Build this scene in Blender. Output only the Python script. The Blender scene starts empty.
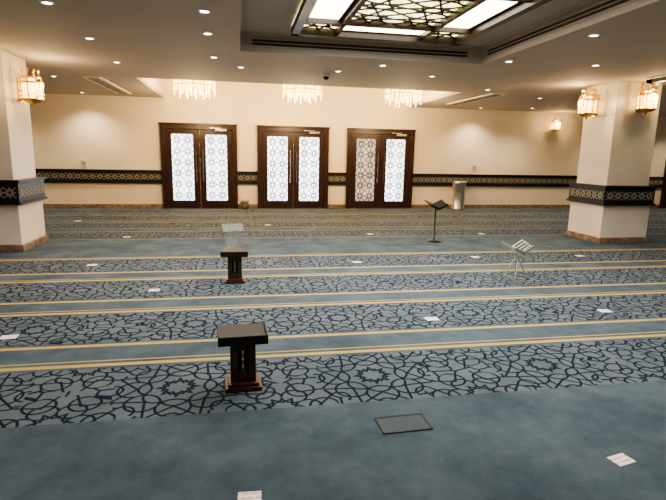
import bpy, bmesh, math, random
from mathutils import Matrix, Vector
random.seed(4)
scene=bpy.context.scene
COL=scene.collection
try:
    scene.view_settings.look='AgX - Medium High Contrast'
except Exception: pass

# ------------------------------------------------------------------ materials
def mat(name, color=(.8,.8,.8), rough=.5, metal=0.0, emit=None, estr=0.0, spec=0.5):
    m=bpy.data.materials.new(name); m.use_nodes=True
    b=m.node_tree.nodes["Principled BSDF"]
    b.inputs["Base Color"].default_value=(*color,1)
    b.inputs["Roughness"].default_value=rough
    b.inputs["Metallic"].default_value=metal
    b.inputs["Specular IOR Level"].default_value=spec
    if emit:
        b.inputs["Emission Color"].default_value=(*emit,1)
        b.inputs["Emission Strength"].default_value=estr
    return m
def noisy(m, c1, c2, scale=4, detail=4, stretch=(1,1,1), bump=0.0, emit=False, lo=.35, hi=.65):
    nt=m.node_tree; N=nt.nodes; L=nt.links
    b=N["Principled BSDF"]
    tc=N.new("ShaderNodeTexCoord"); mp=N.new("ShaderNodeMapping"); mp.inputs["Scale"].default_value=stretch
    nz=N.new("ShaderNodeTexNoise"); nz.inputs["Scale"].default_value=scale; nz.inputs["Detail"].default_value=detail
    cr=N.new("ShaderNodeValToRGB"); cr.color_ramp.elements[0].position=lo; cr.color_ramp.elements[1].position=hi
    cr.color_ramp.elements[0].color=(*c1,1); cr.color_ramp.elements[1].color=(*c2,1)
    L.new(tc.outputs["Object"],mp.inputs[0]); L.new(mp.outputs[0],nz.inputs[0]); L.new(nz.outputs[0],cr.inputs[0])
    L.new(cr.outputs[0],b.inputs["Emission Color" if emit else "Base Color"])
    if bump:
        bp=N.new("ShaderNodeBump"); bp.inputs["Strength"].default_value=bump; bp.inputs["Distance"].default_value=.01
        L.new(nz.outputs[0],bp.inputs["Height"]); L.new(bp.outputs[0],b.inputs["Normal"])
    return m
M_wall=noisy(mat("cream_plaster",rough=.7),(.87,.76,.60),(.90,.79,.64),scale=1.2)
M_col=noisy(mat("column_marble",rough=.35),(.84,.77,.69),(.89,.83,.76),scale=2.5)
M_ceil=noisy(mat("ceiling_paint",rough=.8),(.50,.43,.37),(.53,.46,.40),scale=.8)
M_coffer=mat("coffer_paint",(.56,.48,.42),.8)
M_brownstone=noisy(mat("brown_marble",rough=.25),(.20,.13,.09),(.36,.26,.19),scale=9)
M_wood=noisy(mat("dark_wood",rough=.35),(.024,.011,.009),(.042,.019,.014),scale=6,stretch=(6,6,.6))
M_redwood=noisy(mat("lectern_wood",rough=.35),(.055,.020,.013),(.095,.036,.022),scale=8,stretch=(6,6,.8))
M_doorbead=noisy(mat("door_bead_wood",rough=.35),(.04,.014,.010),(.07,.026,.016),scale=8,stretch=(6,6,.8))
M_leather=mat("dark_leather",(.018,.015,.015),.5)
M_black=mat("black_metal",(.015,.015,.017),.4,.3)
M_blackband=mat("black_band",(.014,.018,.018),.3)
M_inlay=mat("ivory_inlay",(.42,.40,.33),.4)
M_steel=mat("steel",(.62,.60,.57),.3,.9)
M_chrome=mat("chrome",(.8,.8,.8),.15,1)
M_gold=mat("gold",(.78,.52,.16),.3,.9)
M_white=mat("white_plastic",(.8,.78,.74),.5)
M_crystal=noisy(mat("lit_crystal",(.9,.78,.4),.15,emit=(1,.72,.35),estr=4.6),(.85,.38,.03),(1,.88,.42),scale=22,emit=True,lo=.42,hi=.60)
M_down=mat("downlight_lens",(1,1,1),.5,emit=(1,.92,.80),estr=20)
M_pane=noisy(mat("daylit_frosted_glass",(.3,.3,.3),.3,emit=(.9,.95,1),estr=4.6),(.55,.65,.78),(1,.97,.92),scale=2.2,emit=True)  # daylight put into the pane as emission; no lit exterior behind it
M_panebrown=noisy(mat("daylit_brown_glass",(.3,.3,.3),.3,emit=(.9,.95,1),estr=1.3),(.36,.18,.10),(.75,.64,.56),scale=2.6,emit=True)  # brown outdoors and its daylight painted into the pane's emission
M_lay=noisy(mat("laylight_glass",(.5,.5,.4),.3,emit=(1,.95,.8),estr=8),(1,.88,.60),(1,.98,.86),scale=3,emit=True)
M_amber=noisy(mat("laylight_amber_glass",(.5,.4,.2),.3,emit=(1,.8,.4),estr=5.0),(.46,.44,.14),(1,.90,.58),scale=5,emit=True)
M_grille=mat("grille_dark",(.03,.028,.026),.5)
M_hatch=mat("hatch_metal",(.018,.022,.026),.6,.2)
M_hatchin=mat("hatch_carpet",(.066,.088,.108),.9)
M_acryl=mat("clear_acrylic",(.85,.9,.92),.05); M_acryl.node_tree.nodes["Principled BSDF"].inputs["Transmission Weight"].default_value=.85

def paper_mat():
    m=mat("paper",(.85,.80,.78),.8)
    nt=m.node_tree;N=nt.nodes;L=nt.links;b=N["Principled BSDF"]
    tc=N.new("ShaderNodeTexCoord"); w=N.new("ShaderNodeTexWave"); w.bands_direction='Y'; w.inputs["Scale"].default_value=9; w.inputs["Distortion"].default_value=0
    nz=N.new("ShaderNodeTexNoise"); nz.inputs["Scale"].default_value=60
    mu=N.new("ShaderNodeMath"); mu.operation='MULTIPLY'
    gt=N.new("ShaderNodeMath"); gt.operation='GREATER_THAN'; gt.inputs[1].default_value=.42
    mx=N.new("ShaderNodeMix"); mx.data_type='RGBA'
    mx.inputs[6].default_value=(.9,.86,.85,1); mx.inputs[7].default_value=(.75,.38,.36,1)
    L.new(tc.outputs["Object"],w.inputs[0]); L.new(tc.outputs["Object"],nz.inputs[0])
    L.new(w.outputs["Fac"],mu.inputs[0]); L.new(nz.outputs[0],mu.inputs[1]); L.new(mu.outputs[0],gt.inputs[0])
    L.new(gt.outputs[0],mx.inputs[0]); L.new(mx.outputs[2],b.inputs["Base Color"])
    return m
M_paper=paper_mat()

# -------- carpet
def carpet():
    m=mat("prayer_carpet",(.1,.13,.15),.95,spec=.1)
    nt=m.node_tree;N=nt.nodes;L=nt.links;b=N["Principled BSDF"]
    def setin(sock,v):
        if isinstance(v,(int,float)): sock.default_value=v
        else: L.new(v,sock)
    def op(o,a,bb=0,c=None):
        n=N.new("ShaderNodeMath"); n.operation=o
        setin(n.inputs[0],a); setin(n.inputs[1],bb)
        if c is not None: setin(n.inputs[2],c)
        return n.outputs[0]
    add=lambda a,c:op('ADD',a,c); sub=lambda a,c:op('SUBTRACT',a,c); mul=lambda a,c:op('MULTIPLY',a,c)
    gt=lambda a,c:op('GREATER_THAN',a,c); lt=lambda a,c:op('LESS_THAN',a,c); mn=lambda a,c:op('MINIMUM',a,c); mxx=lambda a,c:op('MAXIMUM',a,c)
    ab=lambda a:op('ABSOLUTE',a,0)
    def length(x,y): return op('SQRT',add(mul(x,x),mul(y,y)),0)
    tc=N.new("ShaderNodeTexCoord"); sp=N.new("ShaderNodeSeparateXYZ"); L.new(tc.outputs["Object"],sp.inputs[0])
    X,Y=sp.outputs[0],sp.outputs[1]
    PER=1.32
    t=op('FLOORED_MODULO',sub(Y,2.95),PER)
    rows=add(add(mul(gt(Y,2.80),lt(Y,7.78)),gt(Y,9.42)),lt(Y,-.5))
    near=mul(gt(Y,3.2),lt(Y,7.9)); far=add(gt(Y,9.35),lt(Y,-.5))
    def line(c,w,z): return mul(lt(ab(sub(t,c)),w),z)
    yel=mxx(mxx(line(.845,.026,near),line(PER-.065,.026,near)),mxx(line(.925,.009,near),mxx(line(.845,.012,far),line(PER-.065,.009,far))))
    P=1.38; v=sub(t,.39)
    u=sub(op('FLOORED_MODULO',sub(X,.25),P),P/2)
    u2=sub(op('FLOORED_MODULO',add(sub(X,.25),P/2),P),P/2)
    vb=sub(.39,ab(v))
    rA=length(u,v); rB=length(u2,vb)
    def fold(uu,vv,r,n):
        phi=op('ARCTAN2',vv,uu); ph=op('PINGPONG',add(phi,2*math.pi),math.pi/n)
        return mul(r,op('COSINE',ph)),mul(r,op('SINE',ph))
    def circ(a,bb,c,rad): return ab(sub(length(sub(a,c),bb),rad))
    def sline(a,bb,al,c):
        al=math.radians(al); return ab(sub(add(mul(a,math.cos(al)),mul(bb,math.sin(al))),c))
    # main rosette, eight-fold: centre star, petal ring, outer interlaced ring
    a,bb=fold(u,v,rA,8)
    dA=mn(sline(a,bb,68,.050),mn(circ(a,bb,.175,.085),circ(a,bb,.285,.110)))
    dA=mn(dA,mn(sline(a,bb,-40,.205),circ(a,bb,.43,.070)))
    dA=add(dA,gt(rA,.435))
    # half rosette on the band edges, six-fold
    a2,b2=fold(u2,vb,rB,6)
    dB=mn(sline(a2,b2,62,.060),mn(circ(a2,b2,.165,.085),circ(a2,b2,.27,.095)))
    dB=mn(dB,sline(a2,b2,-38,.185))
    dB=add(dB,gt(rB,.365))
    nz0=N.new("ShaderNodeTexVoronoi"); nz0.feature='DISTANCE_TO_EDGE'; nz0.inputs["Scale"].default_value=6.2; nz0.inputs["Randomness"].default_value=.6
    L.new(tc.outputs["Object"],nz0.inputs["Vector"])
    free=mul(gt(rA,.42),gt(rB,.35))
    dC=add(mul(nz0.outputs["Distance"],.17),sub(1,free))
    d=mn(mn(dA,dB),dC)
    band=mul(lt(t,.78),rows)
    mr=N.new("ShaderNodeMapRange"); mr.inputs[1].default_value=.0068; mr.inputs[2].default_value=.0105; mr.inputs[3].default_value=1; mr.inputs[4].default_value=0
    L.new(d,mr.inputs[0])
    pat=mul(mr.outputs[0],band)
    nz=N.new("ShaderNodeTexNoise"); nz.inputs["Scale"].default_value=1.9; nz.inputs["Detail"].default_value=7; nz.inputs["Roughness"].default_value=.7
    L.new(tc.outputs["Object"],nz.inputs[0])
    nf=N.new("ShaderNodeTexNoise"); nf.inputs["Scale"].default_value=160; L.new(tc.outputs["Object"],nf.inputs[0])
    vsum=add(mul(nz.outputs[0],.75),mul(nf.outputs[0],.25))
    def ramp(c1,c2,fac):
        r=N.new("ShaderNodeMapRange"); r.inputs[1].default_value=.38; r.inputs[2].default_value=.62
        L.new(fac,r.inputs[0]); x=N.new("ShaderNodeMix"); x.data_type='RGBA'; x.inputs[6].default_value=(*c1,1); x.inputs[7].default_value=(*c2,1)
        L.new(r.outputs[0],x.inputs[0]); return x.outputs[2]
    plain=ramp((.054,.078,.104),(.110,.144,.176),vsum)
    ground=ramp((.092,.118,.142),(.142,.170,.195),vsum)
    def mix(fac,a,bb):
        x=N.new("ShaderNodeMix"); x.data_type='RGBA'; L.new(fac,x.inputs[0])
        for i,s in ((6,a),(7,bb)):
            if isinstance(s,tuple): x.inputs[i].default_value=(*s,1)
            else: L.new(s,x.inputs[i])
        return x.outputs[2]
    c=mix(band,plain,ground)
    c=mix(yel,c,(.48,.36,.13))
    c=mix(pat,c,(.010,.017,.038))
    L.new(c,b.inputs["Base Color"])
    bp=N.new("ShaderNodeBump"); bp.inputs["Strength"].default_value=.3; bp.inputs["Distance"].default_value=.01
    L.new(nf.outputs[0],bp.inputs["Height"]); L.new(bp.outputs[0],b.inputs["Normal"])
    return m
M_carpet=carpet()

# ------------------------------------------------------------------ mesh helpers
class MB:
    def __init__(s): s.bm=bmesh.new(); s.mats=[]
    def mi(s,m):
        if m not in s.mats: s.mats.append(m)
        return s.mats.index(m)
    def faces_from(s,verts,faces,m,smooth=False):
        i=s.mi(m); vs=[s.bm.verts.new(v) for v in verts]
        for f in faces:
            try:
                fc=s.bm.faces.new([vs[k] for k in f]); fc.material_index=i; fc.smooth=smooth
            except ValueError: pass
    def box(s,x0,x1,y0,y1,z0,z1,m):
        v=[(x0,y0,z0),(x1,y0,z0),(x1,y1,z0),(x0,y1,z0),(x0,y0,z1),(x1,y0,z1),(x1,y1,z1),(x0,y1,z1)]
        s.faces_from(v,[(0,3,2,1),(4,5,6,7),(0,1,5,4),(1,2,6,5),(2,3,7,6),(3,0,4,7)],m)
    def obox(s,c,ax,ay,az,hx,hy,hz,m):
        c=Vector(c); ax,ay,az=[Vector(a).normalized() for a in (ax,ay,az)]
        v=[c+ax*hx*i+ay*hy*j+az*hz*k for k in (-1,1) for i,j in ((-1,-1),(1,-1),(1,1),(-1,1))]
        s.faces_from(v,[(0,3,2,1),(4,5,6,7),(0,1,5,4),(1,2,6,5),(2,3,7,6),(3,0,4,7)],m)
    def seg(s,p,q,w,t,nrm,m):
        p,q=Vector(p),Vector(q); d=q-p
        if d.length<1e-5: return
        n=Vector(nrm).normalized(); side=d.normalized().cross(n)
        s.obox((p+q)/2,d,side,n,d.length/2+w*.3,w/2,t/2,m)
    def rod(s,p,q,r,m,n=8,r2=None):
        p,q=Vector(p),Vector(q); d=(q-p).normalized(); a=d.orthogonal().normalized(); b=d.cross(a)
        r2=r if r2 is None else r2
        vs=[p+(a*math.cos(2*math.pi*k/n)+b*math.sin(2*math.pi*k/n))*r for k in range(n)]+[q+(a*math.cos(2*math.pi*k/n)+b*math.sin(2*math.pi*k/n))*r2 for k in range(n)]
        s.faces_from(vs,[(k,(k+1)%n,n+(k+1)%n,n+k) for k in range(n)]+[tuple(range(n))[::-1],tuple(range(n,2*n))],m,False)
    def lathe(s,c,prof,m,n=24):
        c=Vector(c); vs=[];k=len(prof)
        for j in range(n):
            a=2*math.pi*j/n
            for r,z in prof: vs.append(c+Vector((r*math.cos(a),r*math.sin(a),z)))
        fs=[]
        for j in range(n):
            for i in range(k-1):
                a=j*k+i; b=((j+1)%n)*k+i
                fs.append((a,b,b+1,a+1))
        s.faces_from(vs,fs,m,True)
    def torus(s,c,R,r,m,n=32,k=8):
        c=Vector(c); vs=[];fs=[]
        for j in range(n):
            a=2*math.pi*j/n
            for i in range(k):
                b=2*math.pi*i/k; rr=R+r*math.cos(b); vs.append(c+Vector((rr*math.cos(a),rr*math.sin(a),r*math.sin(b))))
        for j in range(n):
            for i in range(k): fs.append((j*k+i,((j+1)%n)*k+i,((j+1)%n)*k+(i+1)%k,j*k+(i+1)%k))
        s.faces_from(vs,fs,m,True)
    def drop(s,c,r,h,m):
        c=Vector(c)
        vs=[c+Vector((0,0,h/2))]+[c+Vector((r*math.cos(a),r*math.sin(a),-h*.1)) for a in (0,math.pi/2,math.pi,3*math.pi/2)]+[c-Vector((0,0,h/2))]
        s.faces_from(vs,[(0,1,2),(0,2,3),(0,3,4),(0,4,1),(5,2,1),(5,3,2),(5,4,3),(5,1,4)],m)
    def obj(s,name,parent=None,bevel=0,loc=(0,0,0),rotz=0):
        bmesh.ops.recalc_face_normals(s.bm,faces=s.bm.faces)
        me=bpy.data.meshes.new(name); s.bm.to_mesh(me); s.bm.free()
        for m in s.mats: me.materials.append(m)
        o=bpy.data.objects.new(name,me); COL.objects.link(o); o.location=loc; o.rotation_euler[2]=rotz
        if parent: o.parent=parent
        if bevel:
            b=o.modifiers.new("bevel",'BEVEL'); b.width=bevel; b.segments=2; b.limit_method='ANGLE'
        return o
def empty(name,loc=(0,0,0),rotz=0):
    e=bpy.data.objects.new(name,None); COL.objects.link(e); e.location=loc; e.rotation_euler[2]=rotz; e.empty_display_size=.1
    return e

def lattice(mb,org,u,v,W,H,cell,bw,bt,m,diag=True):
    org,u,v=Vector(org),Vector(u),Vector(v); n=u.cross(v)
    nx=max(1,round(W/cell)); ny=max(1,round(H/cell)); sx=W/nx; sy=H/ny
    P=lambda a,b: org+u*a+v*b
    for i in range(nx):
        for j in range(ny):
            cx_=(i+.5)*sx; cy_=(j+.5)*sy
            o8=[(cx_+sx*.5*math.cos(k*math.pi/4)*(1 if k%2==0 else .80),cy_+sy*.5*math.sin(k*math.pi/4)*(1 if k%2==0 else .80)) for k in range(8)]
            for k in range(8):
                a=o8[k]; b=o8[(k+3)%8]
                mb.seg(P(*a),P(*b),bw,bt,n,m)
            if diag:
                for k in (1,3,5,7):
                    a=o8[k]; cxn=cx_+sx*.5*(1 if k in(1,7) else -1); cyn=cy_+sy*.5*(1 if k in (1,3) else -1)
                    mb.seg(P(*a),P(cxn,cyn),bw,bt,n,m)

# ------------------------------------------------------------------ room shell
X0,X1,Y0,Y1,H=-9.0,18.0,-4.0,14.72,3.0
mb=MB(); mb.box(X0,X1,Y0,Y1,-.1,0,M_carpet); mb.obj("floor")
mb=MB(); mb.box(X0-.2,X1+.2,Y1,Y1+.2,-.1,3.6,M_wall); mb.obj("wall_north")
mb=MB(); mb.box(X0-.2,X1+.2,Y0-.2,Y0,-.1,3.6,M_wall); mb.obj("wall_south")
mb=MB(); mb.box(X0-.2,X0,Y0,Y1,-.1,3.6,M_wall); mb.obj("wall_west")
mb=MB(); mb.box(X1,X1+.2,Y0,Y1,-.1,3.6,M_wall); mb.obj("wall_east")
A=(0.03,3.7,1.6,7.6,3.26); B=(-2.0,4.9,10.9,Y1,3.5)
mb=MB()
def slab(x0,x1,y0,y1,z=H,m=M_ceil): mb.box(x0,x1,y0,y1,z,z+.08,m)
slab(X0,X1,Y0,A[2]); slab(X0,A[0],A[2],A[3]); slab(A[1],X1,A[2],A[3]); slab(X0,X1,A[3],B[2]); slab(X0,B[0],B[2],Y1); slab(B[1],X1,B[2],Y1)
for (a,b,c,d,z) in (A,B):
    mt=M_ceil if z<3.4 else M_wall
    slab(a-.06,b+.06,c-.06,min(d+.06,Y1),z,mt)
    mb.box(a-.06,a,c,d,H+.08,z,mt); mb.box(b,b+.06,c,d,H+.08,z,mt); mb.box(a,b,c-.06,c,H+.08,z,mt)
    if d<Y1: mb.box(a,b,d,d+.06,H+.08,z,mt)
mb.obj("ceiling")
mb=MB()
a,b,c,d,z=A
for (x0,x1,y0,y1) in ((a,b,d-.03,d),(b-.03,b,c,d),(a,a+.03,c,d)):
    mb.box(x0,x1,y0,y1,z-.03,z,M_coffer)
mb.obj("trim_coffer")
def grille_x(name,x0,x1,y,z0,z1):
    mb=MB(); mb.box(x0,x1,y-.012,y,z0,z1,M_grille)
    mb.box(x0-.02,x1+.02,y-.02,y,z1,z1+.015,M_coffer); mb.box(x0-.02,x1+.02,y-.02,y,z0-.015,z0,M_coffer)
    mb.box(x0,x1,y-.022,y-.012,(z0+z1)/2-.006,(z0+z1)/2+.006,M_coffer)
    mb.obj(name)
grille_x("trim_air_grille_1",.2,3.45,A[3],3.09,3.17)  # air grille on the back face of the coffer
mb=MB(); x=A[1]; mb.box(x-.012,x,4.0,7.4,3.09,3.17,M_grille)
mb.box(x-.02,x,3.98,7.42,3.17,3.185,M_coffer); mb.box(x-.02,x,3.98,7.42,3.075,3.09,M_coffer); mb.box(x-.022,x-.012,4,7.4,3.124,3.136,M_coffer)
mb.obj("trim_air_grille_2")  # air grille on the right face of the coffer
def diffuser(x,y0,y1,w=.34):
    mb=MB(); mb.box(x-w/2,x+w/2,y0,y1,H-.02,H,M_wall)
    for k in range(3):
        xx=x-.07+k*.07; mb.box(xx-.018,xx+.018,y0+.06,y1-.06,H-.026,H-.02,M_grille)
    mb.obj("ceiling_diffuser")
diffuser(-2.85,11.0,13.9); diffuser(5.75,10.8,13.4)

# laylight
e=empty("stained_glass_skylight",(1.89,5.3,3.2))
mb=MB(); hx,y0,y1=1.19,-2.2,1.8
mb.box(-hx,hx,y0,y1,.035,.05,M_amber)
fr=.10
for (x0,x1,ya,yb) in ((-hx,hx,y0,y0+fr),(-hx,hx,y1-fr,y1),(-hx,-hx+fr,y0,y1),(hx-fr,hx,y0,y1)):
    mb.box(x0,x1,ya,yb,-.06,.05,M_wood)
st=.50
ix,iy0,iy1=hx-fr-st,y0+fr+st,y1-fr-st
bw=.06
for xx in (-ix,ix): mb.box(xx-bw/2,xx+bw/2,y0+fr,y1-fr,-.03,.04,M_wood)
for yy in (iy0,iy1): mb.box(-hx+fr,hx-fr,yy-bw/2,yy+bw/2,-.03,.04,M_wood)
mb.box(-ix+bw/2,ix-bw/2,iy1+bw/2+.05,y1-fr-.05,.02,.03,M_lay)
mb.box(-ix+bw/2,ix-bw/2,y0+fr+.05,iy0-bw/2-.05,.02,.03,M_lay)
for sg in (-1,1):
    xa=sg*(ix+bw/2+.05); xb=sg*(hx-fr-.05)
    mid=(iy0+iy1)/2
    for (p,q) in ((iy0+.05,mid-.05),(mid+.05,iy1-.05)):
        mb.box(min(xa,xb),max(xa,xb),p,q,.02,.03,M_lay)
    mb.box(min(sg*ix,sg*(hx-fr)),max(sg*ix,sg*(hx-fr)),mid-.04,mid+.04,-.02,.04,M_wood)
lattice(mb,(-ix,iy0,.02),(1,0,0),(0,1,0),2*ix,iy1-iy0,.49,.026,.012,M_wood)
for sx_ in (-hx+fr,ix):
    for sy_ in (y0+fr,iy1):
        lattice(mb,(sx_,sy_,.02),(1,0,0),(0,1,0),st,st,.5,.026,.012,M_wood)
for sy_ in (iy1+.03,y1-fr-.05,y0+fr,iy0-.08): lattice(mb,(-ix,sy_,.02),(1,0,0),(0,1,0),2*ix,.05,.05,.010,.012,M_wood,False)
for sx_ in (-hx+fr,-ix-.08,ix+.03,hx-fr-.05): lattice(mb,(sx_,iy0,.02),(1,0,0),(0,1,0),.05,iy1-iy0,.05,.010,.012,M_wood,False)
mb.obj("skylight_frame",e)
e=empty("ceiling_lattice_panel",(8.35,7.25,2.97))
mb=MB(); mb.box(-1.3,1.3,-.8,.8,.015,.03,M_amber)
for (a_,b_,c_,d_) in ((-1.3,1.3,-.8,-.68),(-1.3,1.3,.68,.8),(-1.3,-1.18,-.8,.8),(1.18,1.3,-.8,.8)): mb.box(a_,b_,c_,d_,-.05,.03,M_wood)
lattice(mb,(-1.18,-.68,.005),(1,0,0),(0,1,0),2.36,1.36,.4,.07,.02,M_wood)
mb.obj("lattice",e)

# ------------------------------------------------------------------ doors
DW=2.06
DOORS=[(-1.10,0),(1.525,0),(4.13,1)]
def door(i,cx_,brown,W=DW,DH=2.35):
    e=empty("door_%d"%i,(cx_,Y1,0))
    mb=MB(); h=W/2; jw=.13
    mb.box(-h,-h+jw,-.10,-.002,0,DH,M_wood); mb.box(h-jw,h,-.10,-.002,0,DH,M_wood); mb.box(-h+jw,h-jw,-.10,-.002,DH-.17,DH,M_wood)
    mb.box(-h-.02,h+.02,-.12,-.1,DH-.05,DH,M_wood)
    mb.obj("frame",e,bevel=.008)
    for s in (-1,1):
        mb=MB(); xa,xb=(0.006,h-jw-.004); zt=DH-.175
        ga,gb=.17,.745; g0,g1=.22,2.05
        def bx(a,b,y0,y1,z0,z1,m):
            lo,hi=sorted((s*a,s*b)); mb.box(lo,hi,y0,y1,z0,z1,m)
        bx(xa,ga,-.075,-.03,.01,zt,M_wood); bx(gb,xb,-.075,-.03,.01,zt,M_wood)
        bx(ga,gb,-.075,-.03,.01,g0,M_wood); bx(ga,gb,-.075,-.03,g1,zt,M_wood)
        for (a,b,z0,z1) in ((ga-.03,ga,g0-.03,g1+.03),(gb,gb+.03,g0-.03,g1+.03),(ga,gb,g0-.03,g0),(ga,gb,g1,g1+.03)):
            bx(a,b,-.085,-.075,z0,z1,M_doorbead)
        bx(ga,gb,-.045,-.04,g0,g1,M_panebrown if (brown and s<0) else M_pane)
        lo,hi=sorted((s*ga,s*gb))
        lattice(mb,(lo,-.055,g0),(1,0,0),(0,0,1),gb-ga,g1-g0,.30,.015,.010,M_grille)
        mb.obj("leaf_%s"%("left" if s<0 else "right"),e)
        mb=MB(); hxp=s*.09
        mb.rod((hxp,-.13,.75),(hxp,-.13,1.65),.018,M_chrome)
        for z in (.85,1.55): mb.rod((hxp,-.13,z),(hxp,-.075,z),.012,M_chrome)
        mb.obj("pull_handle",e)
    mb=MB(); mb.box(.45,.75,-.16,-.085,2.15,2.21,M_steel); mb.box(.3,.6,-.15,-.14,2.22,2.24,M_steel)
    mb.obj("door_closer",e)
for i,(c,b) in enumerate(DOORS): door(i+1,c,b)
door(4,15.05,0)

# ------------------------------------------------------------------ wall band, baseboard
def band_run(name,x0,x1):
    z0,z1=.71,1.03
    mb=MB(); mb.box(x0,x1,Y1-.03,Y1-.001,z0,z1,M_blackband)
    mb.box(x0,x1,Y1-.045,Y1-.001,z1,z1+.025,M_wood); mb.box(x0,x1,Y1-.045,Y1-.001,z0-.025,z0,M_wood)
    lattice(mb,(x0,Y1-.033,z0+.08),(1,0,0),(0,0,1),x1-x0,.16,.19,.013,.006,M_inlay)
    mb.obj(name)
g=DW/2+.003
edges=[X0]+[q for c in (-1.10,1.525,4.13,15.05) for q in (c-g,c+g)]+[X1]
segs=[(edges[2*i],edges[2*i+1]) for i in range(5)]
for i,(a,b) in enumerate(segs):
    band_run("trim_%d"%(i+1),a,b)
    mb=MB(); mb.box(a,b,Y1-.025,Y1-.001,0.0,.11,M_brownstone); mb.obj("baseboard_north" if i==0 else "baseboard_north_%d"%(i+1))

# ------------------------------------------------------------------ columns
def column(x0,x1,y0,y1):
    e=empty("square_column",((x0+x1)/2,(y0+y1)/2,0))
    hx,hy=(x1-x0)/2,(y1-y0)/2
    mb=MB()
    mb.box(-hx,hx,-hy,hy,.11,.74,M_col)
    sh=.05
    mb.box(-hx+sh,hx-sh,-hy+sh,hy-sh,1.10,3.0,M_col)
    mb.obj("shaft",e,bevel=.006)
    mb=MB(); mb.box(-hx-.03,hx+.03,-hy-.03,hy+.03,0,.11,M_brownstone); mb.obj("plinth",e,bevel=.008)
    mb=MB(); b=.035
    mb.box(-hx-b,hx+b,-hy-b,hy+b,.74,1.10,M_blackband)
    for z in (.735,1.075): mb.box(-hx-b-.028,hx+b+.028,-hy-b-.028,hy+b+.028,z,z+.035,M_wood)
    for z in (.79,1.045): mb.box(-hx-b-.012,hx+b+.012,-hy-b-.012,hy+b+.012,z,z+.012,M_blackband)
    o=-b-.003
    z,hh=.84,.16
    lattice(mb,(-hx,-hy+o,z),(1,0,0),(0,0,1),2*hx,hh,.17,.011,.005,M_inlay)
    lattice(mb,(-hx,hy-o,z),(1,0,0),(0,0,1),2*hx,hh,.17,.011,.005,M_inlay)
    lattice(mb,(-hx+o,-hy,z),(0,1,0),(0,0,1),2*hy,hh,.17,.011,.005,M_inlay)
    lattice(mb,(hx-o,-hy,z),(0,1,0),(0,0,1),2*hy,hh,.17,.011,.005,M_inlay)
    mb.obj("ornament_band",e)
column(-4.38,-3.36,8.42,9.40)
column(6.80,7.82,8.42,9.40)

# ------------------------------------------------------------------ sconces
def sconce(x,y,z,rot,scale=1.0,energy=24):
    e=empty("wall_sconce",(x,y,z),rot); e.scale=(scale,)*3
    mb=MB()
    mb.box(-.06,.06,-.02,-.001,-.16,.16,M_gold)
    mb.box(-.03,.03,-.06,-.02,-.02,.02,M_gold)
    cy_=-.16
    for zz,R,r in ((.17,.125,.010),(.10,.145,.012),(-.12,.13,.012)):
        mb.torus((0,cy_,zz),R,r,M_gold,20,6)
    for k in range(8):
        a=2*math.pi*k/8; p=lambda R,z:(R*math.cos(a),cy_+R*math.sin(a),z)
        mb.rod(p(.145,.10),p(.13,-.12),.009,M_gold,6); mb.rod(p(.145,.10),p(.10,.24),.007,M_gold,6)
        mb.drop(p(.10,.26),.018,.06,M_gold)
    mb.lathe((0,cy_,-.12),[(.13,0),(.10,-.03),(.05,-.05),(.015,-.06),(.015,-.09),(0,-.10)],M_gold,16)
    mb.rod((0,-.02,-.02),(0,-.05,-.13),.01,M_gold,6)
    mb.obj("gold_frame",e)
    mb=MB()
    for k in range(16):
        a=2*math.pi*(k+.5)/16
        for j in range(4): mb.drop((.128*math.cos(a),cy_+.128*math.sin(a),.07-.055*j),.017,.06,M_crystal)
    mb.rod((0,cy_,-.11),(0,cy_,.16),.05,M_crystal,12)
    mb.obj("crystal_shade",e)
    l=bpy.data.lights.new("sconce_bulb",'POINT'); l.energy=energy; l.color=(1,.70,.38); l.shadow_soft_size=.06
    lo=bpy.data.objects.new("bulb",l); COL.objects.link(lo); lo.parent=e; lo.location=(0,-.38,.06)
rE=math.pi/2; rW=-math.pi/2
sconce(-3.41,9.0,2.49,rE,1.15)
sconce(6.85,9.02,2.60,rW,1.15)
sconce(7.33,8.47,2.65,0,1.15)
sconce(-3.87,8.47,2.50,0,1.15)
sconce(9.73,Y1,2.60,0,1.0,18)

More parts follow.
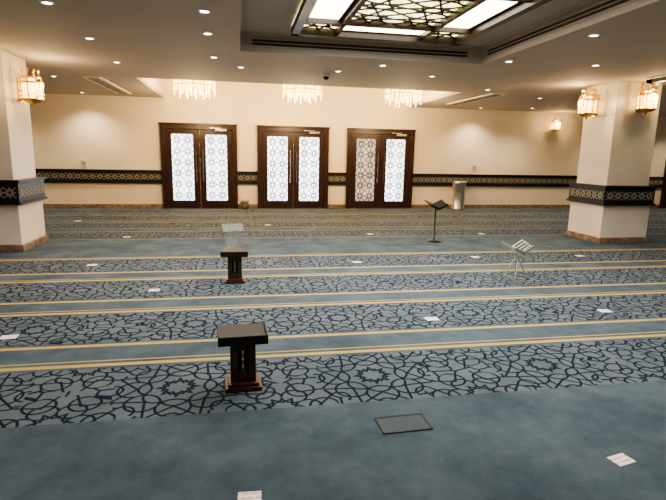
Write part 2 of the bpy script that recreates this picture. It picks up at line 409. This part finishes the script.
# ------------------------------------------------------------------ chandeliers
def chandelier(x,y,zc=3.5):
    e=empty("crystal_chandelier",(x,y,zc))
    mb=MB(); mb.lathe((0,0,0),[(0,0),(.18,0),(.16,-.03),(.05,-.05),(.02,-.06),(.02,-.40),(.05,-.44),(0,-.46)],M_gold,20)
    mb.torus((0,0,-.22),.47,.014,M_gold); mb.torus((0,0,-.28),.34,.012,M_gold); mb.torus((0,0,-.34),.2,.012,M_gold)
    mb.torus((0,0,-.40),.475,.012,M_gold)
    for k in range(12):
        a=2*math.pi*k/12; c,s=math.cos(a),math.sin(a)
        mb.rod((0,0,-.18),(.47*c,.47*s,-.22),.008,M_gold,6)
        mb.rod((.02*c,.02*s,-.36),(.34*c,.34*s,-.28),.007,M_gold,6)
        mb.rod((.48*c,.48*s,-.22),(.48*c,.48*s,-.58),.010,M_gold,6)
    mb.obj("gold_frame",e)
    mb=MB()
    for R,n,z0,nn in ((.47,30,-.20,7),(.40,12,-.24,4),(.34,20,-.27,7),(.20,12,-.33,6)):
        for k in range(n):
            a=2*math.pi*k/n; c,s=math.cos(a),math.sin(a)
            m_=nn+(2 if k%5==0 else 0)-(1 if k%5 in (2,3) else 0)
            for j in range(m_): mb.drop((R*c,R*s,z0-.048*j),.016 if R!=.47 else .022,.055,M_crystal)
    for k in range(10):
        a=2*math.pi*k/10
        mb.lathe((.27*math.cos(a),.27*math.sin(a),-.30),[(0,.10),(.03,.07),(.035,0),(.02,-.06),(0,-.08)],M_crystal,8)
    mb.obj("crystals",e)
    l=bpy.data.lights.new("chandelier_bulbs",'POINT'); l.energy=185; l.color=(1,.70,.36); l.shadow_soft_size=.25
    lo=bpy.data.objects.new("bulbs",l); COL.objects.link(lo); lo.parent=e; lo.location=(0,0,-.82)
for x in (-1.02,1.53,4.12): chandelier(x,12.7)

# ------------------------------------------------------------------ downlights
DL=[(-1.83,5.68),(-1.88,7.29),(-1.95,9.09),(-.33,5.6),(-.36,6.6),(-.36,8.17),(.04,8.97),(2.26,8.09),(1.69,8.88),(3.41,8.91),(3.95,7.22),(4.03,5.48),(5.34,7.14),(7.06,11.3),(5.2,10.3),(8.29,13.6),
    (-3.9,14.1),(6.95,14.1),(-3.6,11.2),(-1.83,3.2),(4.0,3.4),(6.5,5.5),(9.2,5.6),(9.4,11.2),(11.6,13.6),(11.5,8.5),(-5.8,6.0),(-6.2,11),(-6.3,14.1),
    (-1.8,.6),(1.9,.6),(5.5,1.5),(9.5,2),(-5.8,2),(-3,-2),(2,-2),(7,-2),(13,4),(14,13.6),(14,10)]
e=empty("downlight_array",(0,0,H))
mb=MB(); mg=MB()
for (x,y) in DL:
    mb.lathe((x,y,0),[(.062,-.001),(.062,-.010),(.048,-.012),(.046,-.004)],M_white,16)
    mg.lathe((x,y,0),[(.046,-.006),(0,-.007)],M_down,16)
    l=bpy.data.lights.new("downlight_spot",'SPOT'); l.energy=94 if y<13 else 125; l.color=(1,.87,.71) if y<13 else (1,.81,.58); l.spot_size=math.radians(125); l.spot_blend=.8; l.shadow_soft_size=.05
    lo=bpy.data.objects.new("spot",l); COL.objects.link(lo); lo.parent=e; lo.location=(x,y,-.03)
mb.obj("rings",e); mg.obj("lenses",e)
l=bpy.data.lights.new("skylight_glow",'AREA'); l.shape='RECTANGLE'; l.size=2.1; l.size_y=3.6; l.energy=150; l.color=(1,.98,.95)
lo=bpy.data.objects.new("skylight_glow",l); COL.objects.link(lo); lo.location=(1.89,5.1,3.12)
mb=MB(); mb.lathe((0,0,0),[(.07,0),(.07,-.03),(.055,-.045)],M_white,16); mb.lathe((0,0,-.045),[(.055,0),(.045,-.035),(.02,-.05),(0,-.055)],M_black,16)
mb.obj("dome_camera",loc=(1.55,9.3,H))

# ------------------------------------------------------------------ lecterns
def lectern(x,y,rot=0):
    e=empty("quran_lectern",(x,y,0),rot)
    mb=MB()
    mb.box(-.125,.125,-.10,.10,0,.028,M_redwood); mb.box(-.105,.105,-.08,.08,.028,.05,M_redwood)
    mb.obj("base",e,bevel=.004)
    mb=MB()
    mb.box(-.085,-.035,-.045,.045,.05,.36,M_redwood); mb.box(.035,.085,-.045,.045,.05,.36,M_redwood)
    mb.box(-.035,.035,-.03,.03,.05,.12,M_redwood); mb.box(-.035,.035,-.03,.03,.27,.36,M_redwood)
    mb.box(-.035,.035,.018,.024,.12,.27,M_leather)
    mb.lathe((0,0,.12),[(.014,0),(.02,.02),(.010,.05),(.022,.075),(.010,.10),(.02,.13),(.014,.15)],M_steel,12)
    mb.obj("pedestal",e,bevel=.003)
    mb=MB()
    t=math.radians(10); ay=(0,math.cos(t),math.sin(t)); az=(0,-math.sin(t),math.cos(t))
    c=Vector((0,.0,.385))
    mb.obox(c,(1,0,0),ay,az,.165,.105,.010,M_leather)
    ya,za=Vector(ay),Vector(az)
    mb.obox(c-ya*.105+za*.004,(1,0,0),ay,az,.165,.008,.034,M_leather)
    for s in(-1,1): mb.obox(c+Vector((s*.16,0,0))+za*.012,(1,0,0),ay,az,.006,.105,.012,M_leather)
    mb.obox(c-za*.02,(1,0,0),ay,az,.10,.07,.012,M_redwood)
    mb.obj("book_rest",e,bevel=.003)
lectern(-0.0,3.30,math.radians(3)); lectern(-.08,6.20,math.radians(-2))

e=empty("clear_acrylic_book_stand",(-.13,8.35,0),math.radians(8))
mb=MB()
mb.box(-.14,.14,-.10,.10,.002,.012,M_acryl)
for s in (-1,1): mb.box(s*.12-.005,s*.12+.005,-.09,.09,.012,.34,M_acryl)
mb.box(-.115,.115,-.005,.005,.012,.30,M_acryl)
mb.obox((0,0,.365),(1,0,0),(0,.9,.4),(0,-.4,.9),.17,.12,.006,M_acryl)
mb.obox((0,-.105,.335),(1,0,0),(0,.9,.4),(0,-.4,.9),.17,.005,.02,M_acryl)
mb.obj("acrylic_panels",e)

def bookstand(x,y):
    e=empty("book_stand",(x,y,0),math.radians(15))
    mb=MB(); mb.lathe((0,0,0),[(0,0),(.14,0),(.14,.012),(.05,.03),(.014,.05),(.014,.62),(.022,.64),(.022,.68),(0,.68)],M_black,24)
    mb.obj("pole",e)
    mb=MB()
    for s in (-1,1):
        t=math.radians(22)*s
        mb.obox((s*.10,0,.70),(math.cos(t),0,math.sin(t)),(0,1,.45),(-math.sin(t),-.4,math.cos(t)),.105,.11,.007,M_black)
        mb.obox((s*.10,-.10,.67),(math.cos(t),0,math.sin(t)),(0,1,.45),(-math.sin(t),-.4,math.cos(t)),.105,.008,.022,M_black)
    mb.obj("book_rest",e)
bookstand(3.60,8.85)

def foldstand(x,y):
    e=empty("folding_book_stand",(x,y,0),math.radians(20))
    mb=MB(); r=.006; m=M_steel
    top=.33
    for s in (-1,1):
        mb.rod((s*.11,-.09,.008),(-s*.03,.0,top),r,m); mb.rod((s*.11,.09,.008),(-s*.03,0,top),r,m)
    mb.rod((-.11,-.09,.008),(-.11,.09,.008),r,m); mb.rod((.11,-.09,.008),(.11,.09,.008),r,m)
    mb.rod((0,0,top-.1),(0,0,top+.03),.01,m)
    mb.obj("legs",e)
    mb=MB()
    for s in (-1,1):
        t=math.radians(22)*s
        ax=Vector((math.cos(t),0,math.sin(t))); ay=Vector((0,.93,.36)).normalized(); az=ax.cross(ay)
        c=Vector((0,0,top+.03))+ax*s*.11
        for k in range(5): mb.obox(c+ay*(-.10+.05*k),ax,ay,az,.11,.009,.004,m)
        for q in (-.10,.10): mb.obox(c+ax*q,ax,ay,az,.006,.11,.005,m)
        mb.obox(c-ay*.11+az*.02,ax,ay,az,.11,.004,.02,m)
    mb.obj("book_rest",e)
foldstand(3.69,6.10)

mb=MB(); mb.lathe((0,0,0),[(0,0),(.20,0),(.20,.03),(.19,.04),(.19,.76),(.205,.77),(.205,.84),(.17,.86),(.14,.80),(0,.80)],M_steel,28)
mb.obj("waste_bin",loc=(6.58,14.42,0))
mb=MB(); mb.lathe((0,0,0),[(0,0),(.10,0),(.12,.22),(.125,.23),(.115,.23),(.10,.05),(0,.05)],M_steel,20)
mb.obj("small_waste_basket",loc=(.12,14.5,0))
for x,z in ((-4.15,1.22),(7.17,1.27)):
    mb=MB(); mb.box(-.07,.07,-.02,0,-.09,.09,M_white); mb.box(-.045,.045,-.028,-.02,-.05,.06,M_inlay); mb.obj("wall_switch",loc=(x,Y1-.001,z),bevel=.004)
mb=MB(); w,h=.155,.092
mb.box(-w,w,-h,h,.001,.004,M_hatchin)
for a_,b_,c_,d_ in ((-w,w,-h,-h+.009),(-w,w,h-.009,h),(-w,-w+.009,-h,h),(w-.009,w,-h,h)): mb.box(a_,b_,c_,d_,.001,.007,M_hatch)
mb.obj("floor_access_hatch",loc=(.95,2.65,0),rotz=math.radians(2))
PP=[(2.01,2.12,12,.12,.085),(.02,2.10,-3,.11,.13),(-1.97,4.50,5,.13,.1),(1.86,4.51,0,.13,.1),(3.83,4.53,-6,.13,.1),(-2.06,7.34,4,.13,.1),(1.72,7.19,0,.13,.1),(3.73,7.39,5,.13,.1),(5.58,7.32,0,.13,.1),(-2.09,9.73,3,.13,.1),(-1.0,5.9,5,.12,.1),(2.6,9.8,0,.13,.1),(5.0,9.7,0,.13,.1),(.6,11.2,0,.13,.1),(-3.6,12,0,.13,.1),(-.16,8.02,8,.16,.10)]
for x,y,r,w,h in PP:
    mb=MB(); mb.box(-w/2,w/2,-h/2,h/2,.001,.003,M_paper); mb.obj("paper_sheet",loc=(x,y,0),rotz=math.radians(r))

# ------------------------------------------------------------------ world + camera
w=bpy.data.worlds.new("world"); scene.world=w; w.use_nodes=True
w.node_tree.nodes["Background"].inputs[0].default_value=(.6,.7,.85,1); w.node_tree.nodes["Background"].inputs[1].default_value=.3
yaw=math.radians(10.6); pitch=math.radians(10.9); roll=math.radians(1.15)
F=Vector((math.sin(yaw)*math.cos(pitch), math.cos(yaw)*math.cos(pitch), -math.sin(pitch)))
R0=Vector((math.cos(yaw),-math.sin(yaw),0)); U0=R0.cross(F)
R=R0*math.cos(roll)+U0*math.sin(roll); U=U0*math.cos(roll)-R0*math.sin(roll)
cam=bpy.data.cameras.new("camera"); cam.sensor_width=36; cam.lens=500/666*36
co=bpy.data.objects.new("camera",cam); COL.objects.link(co)
M=Matrix((R,U,-F)).transposed().to_4x4(); M.translation=Vector((0,0,1.6)); co.matrix_world=M
scene.camera=co
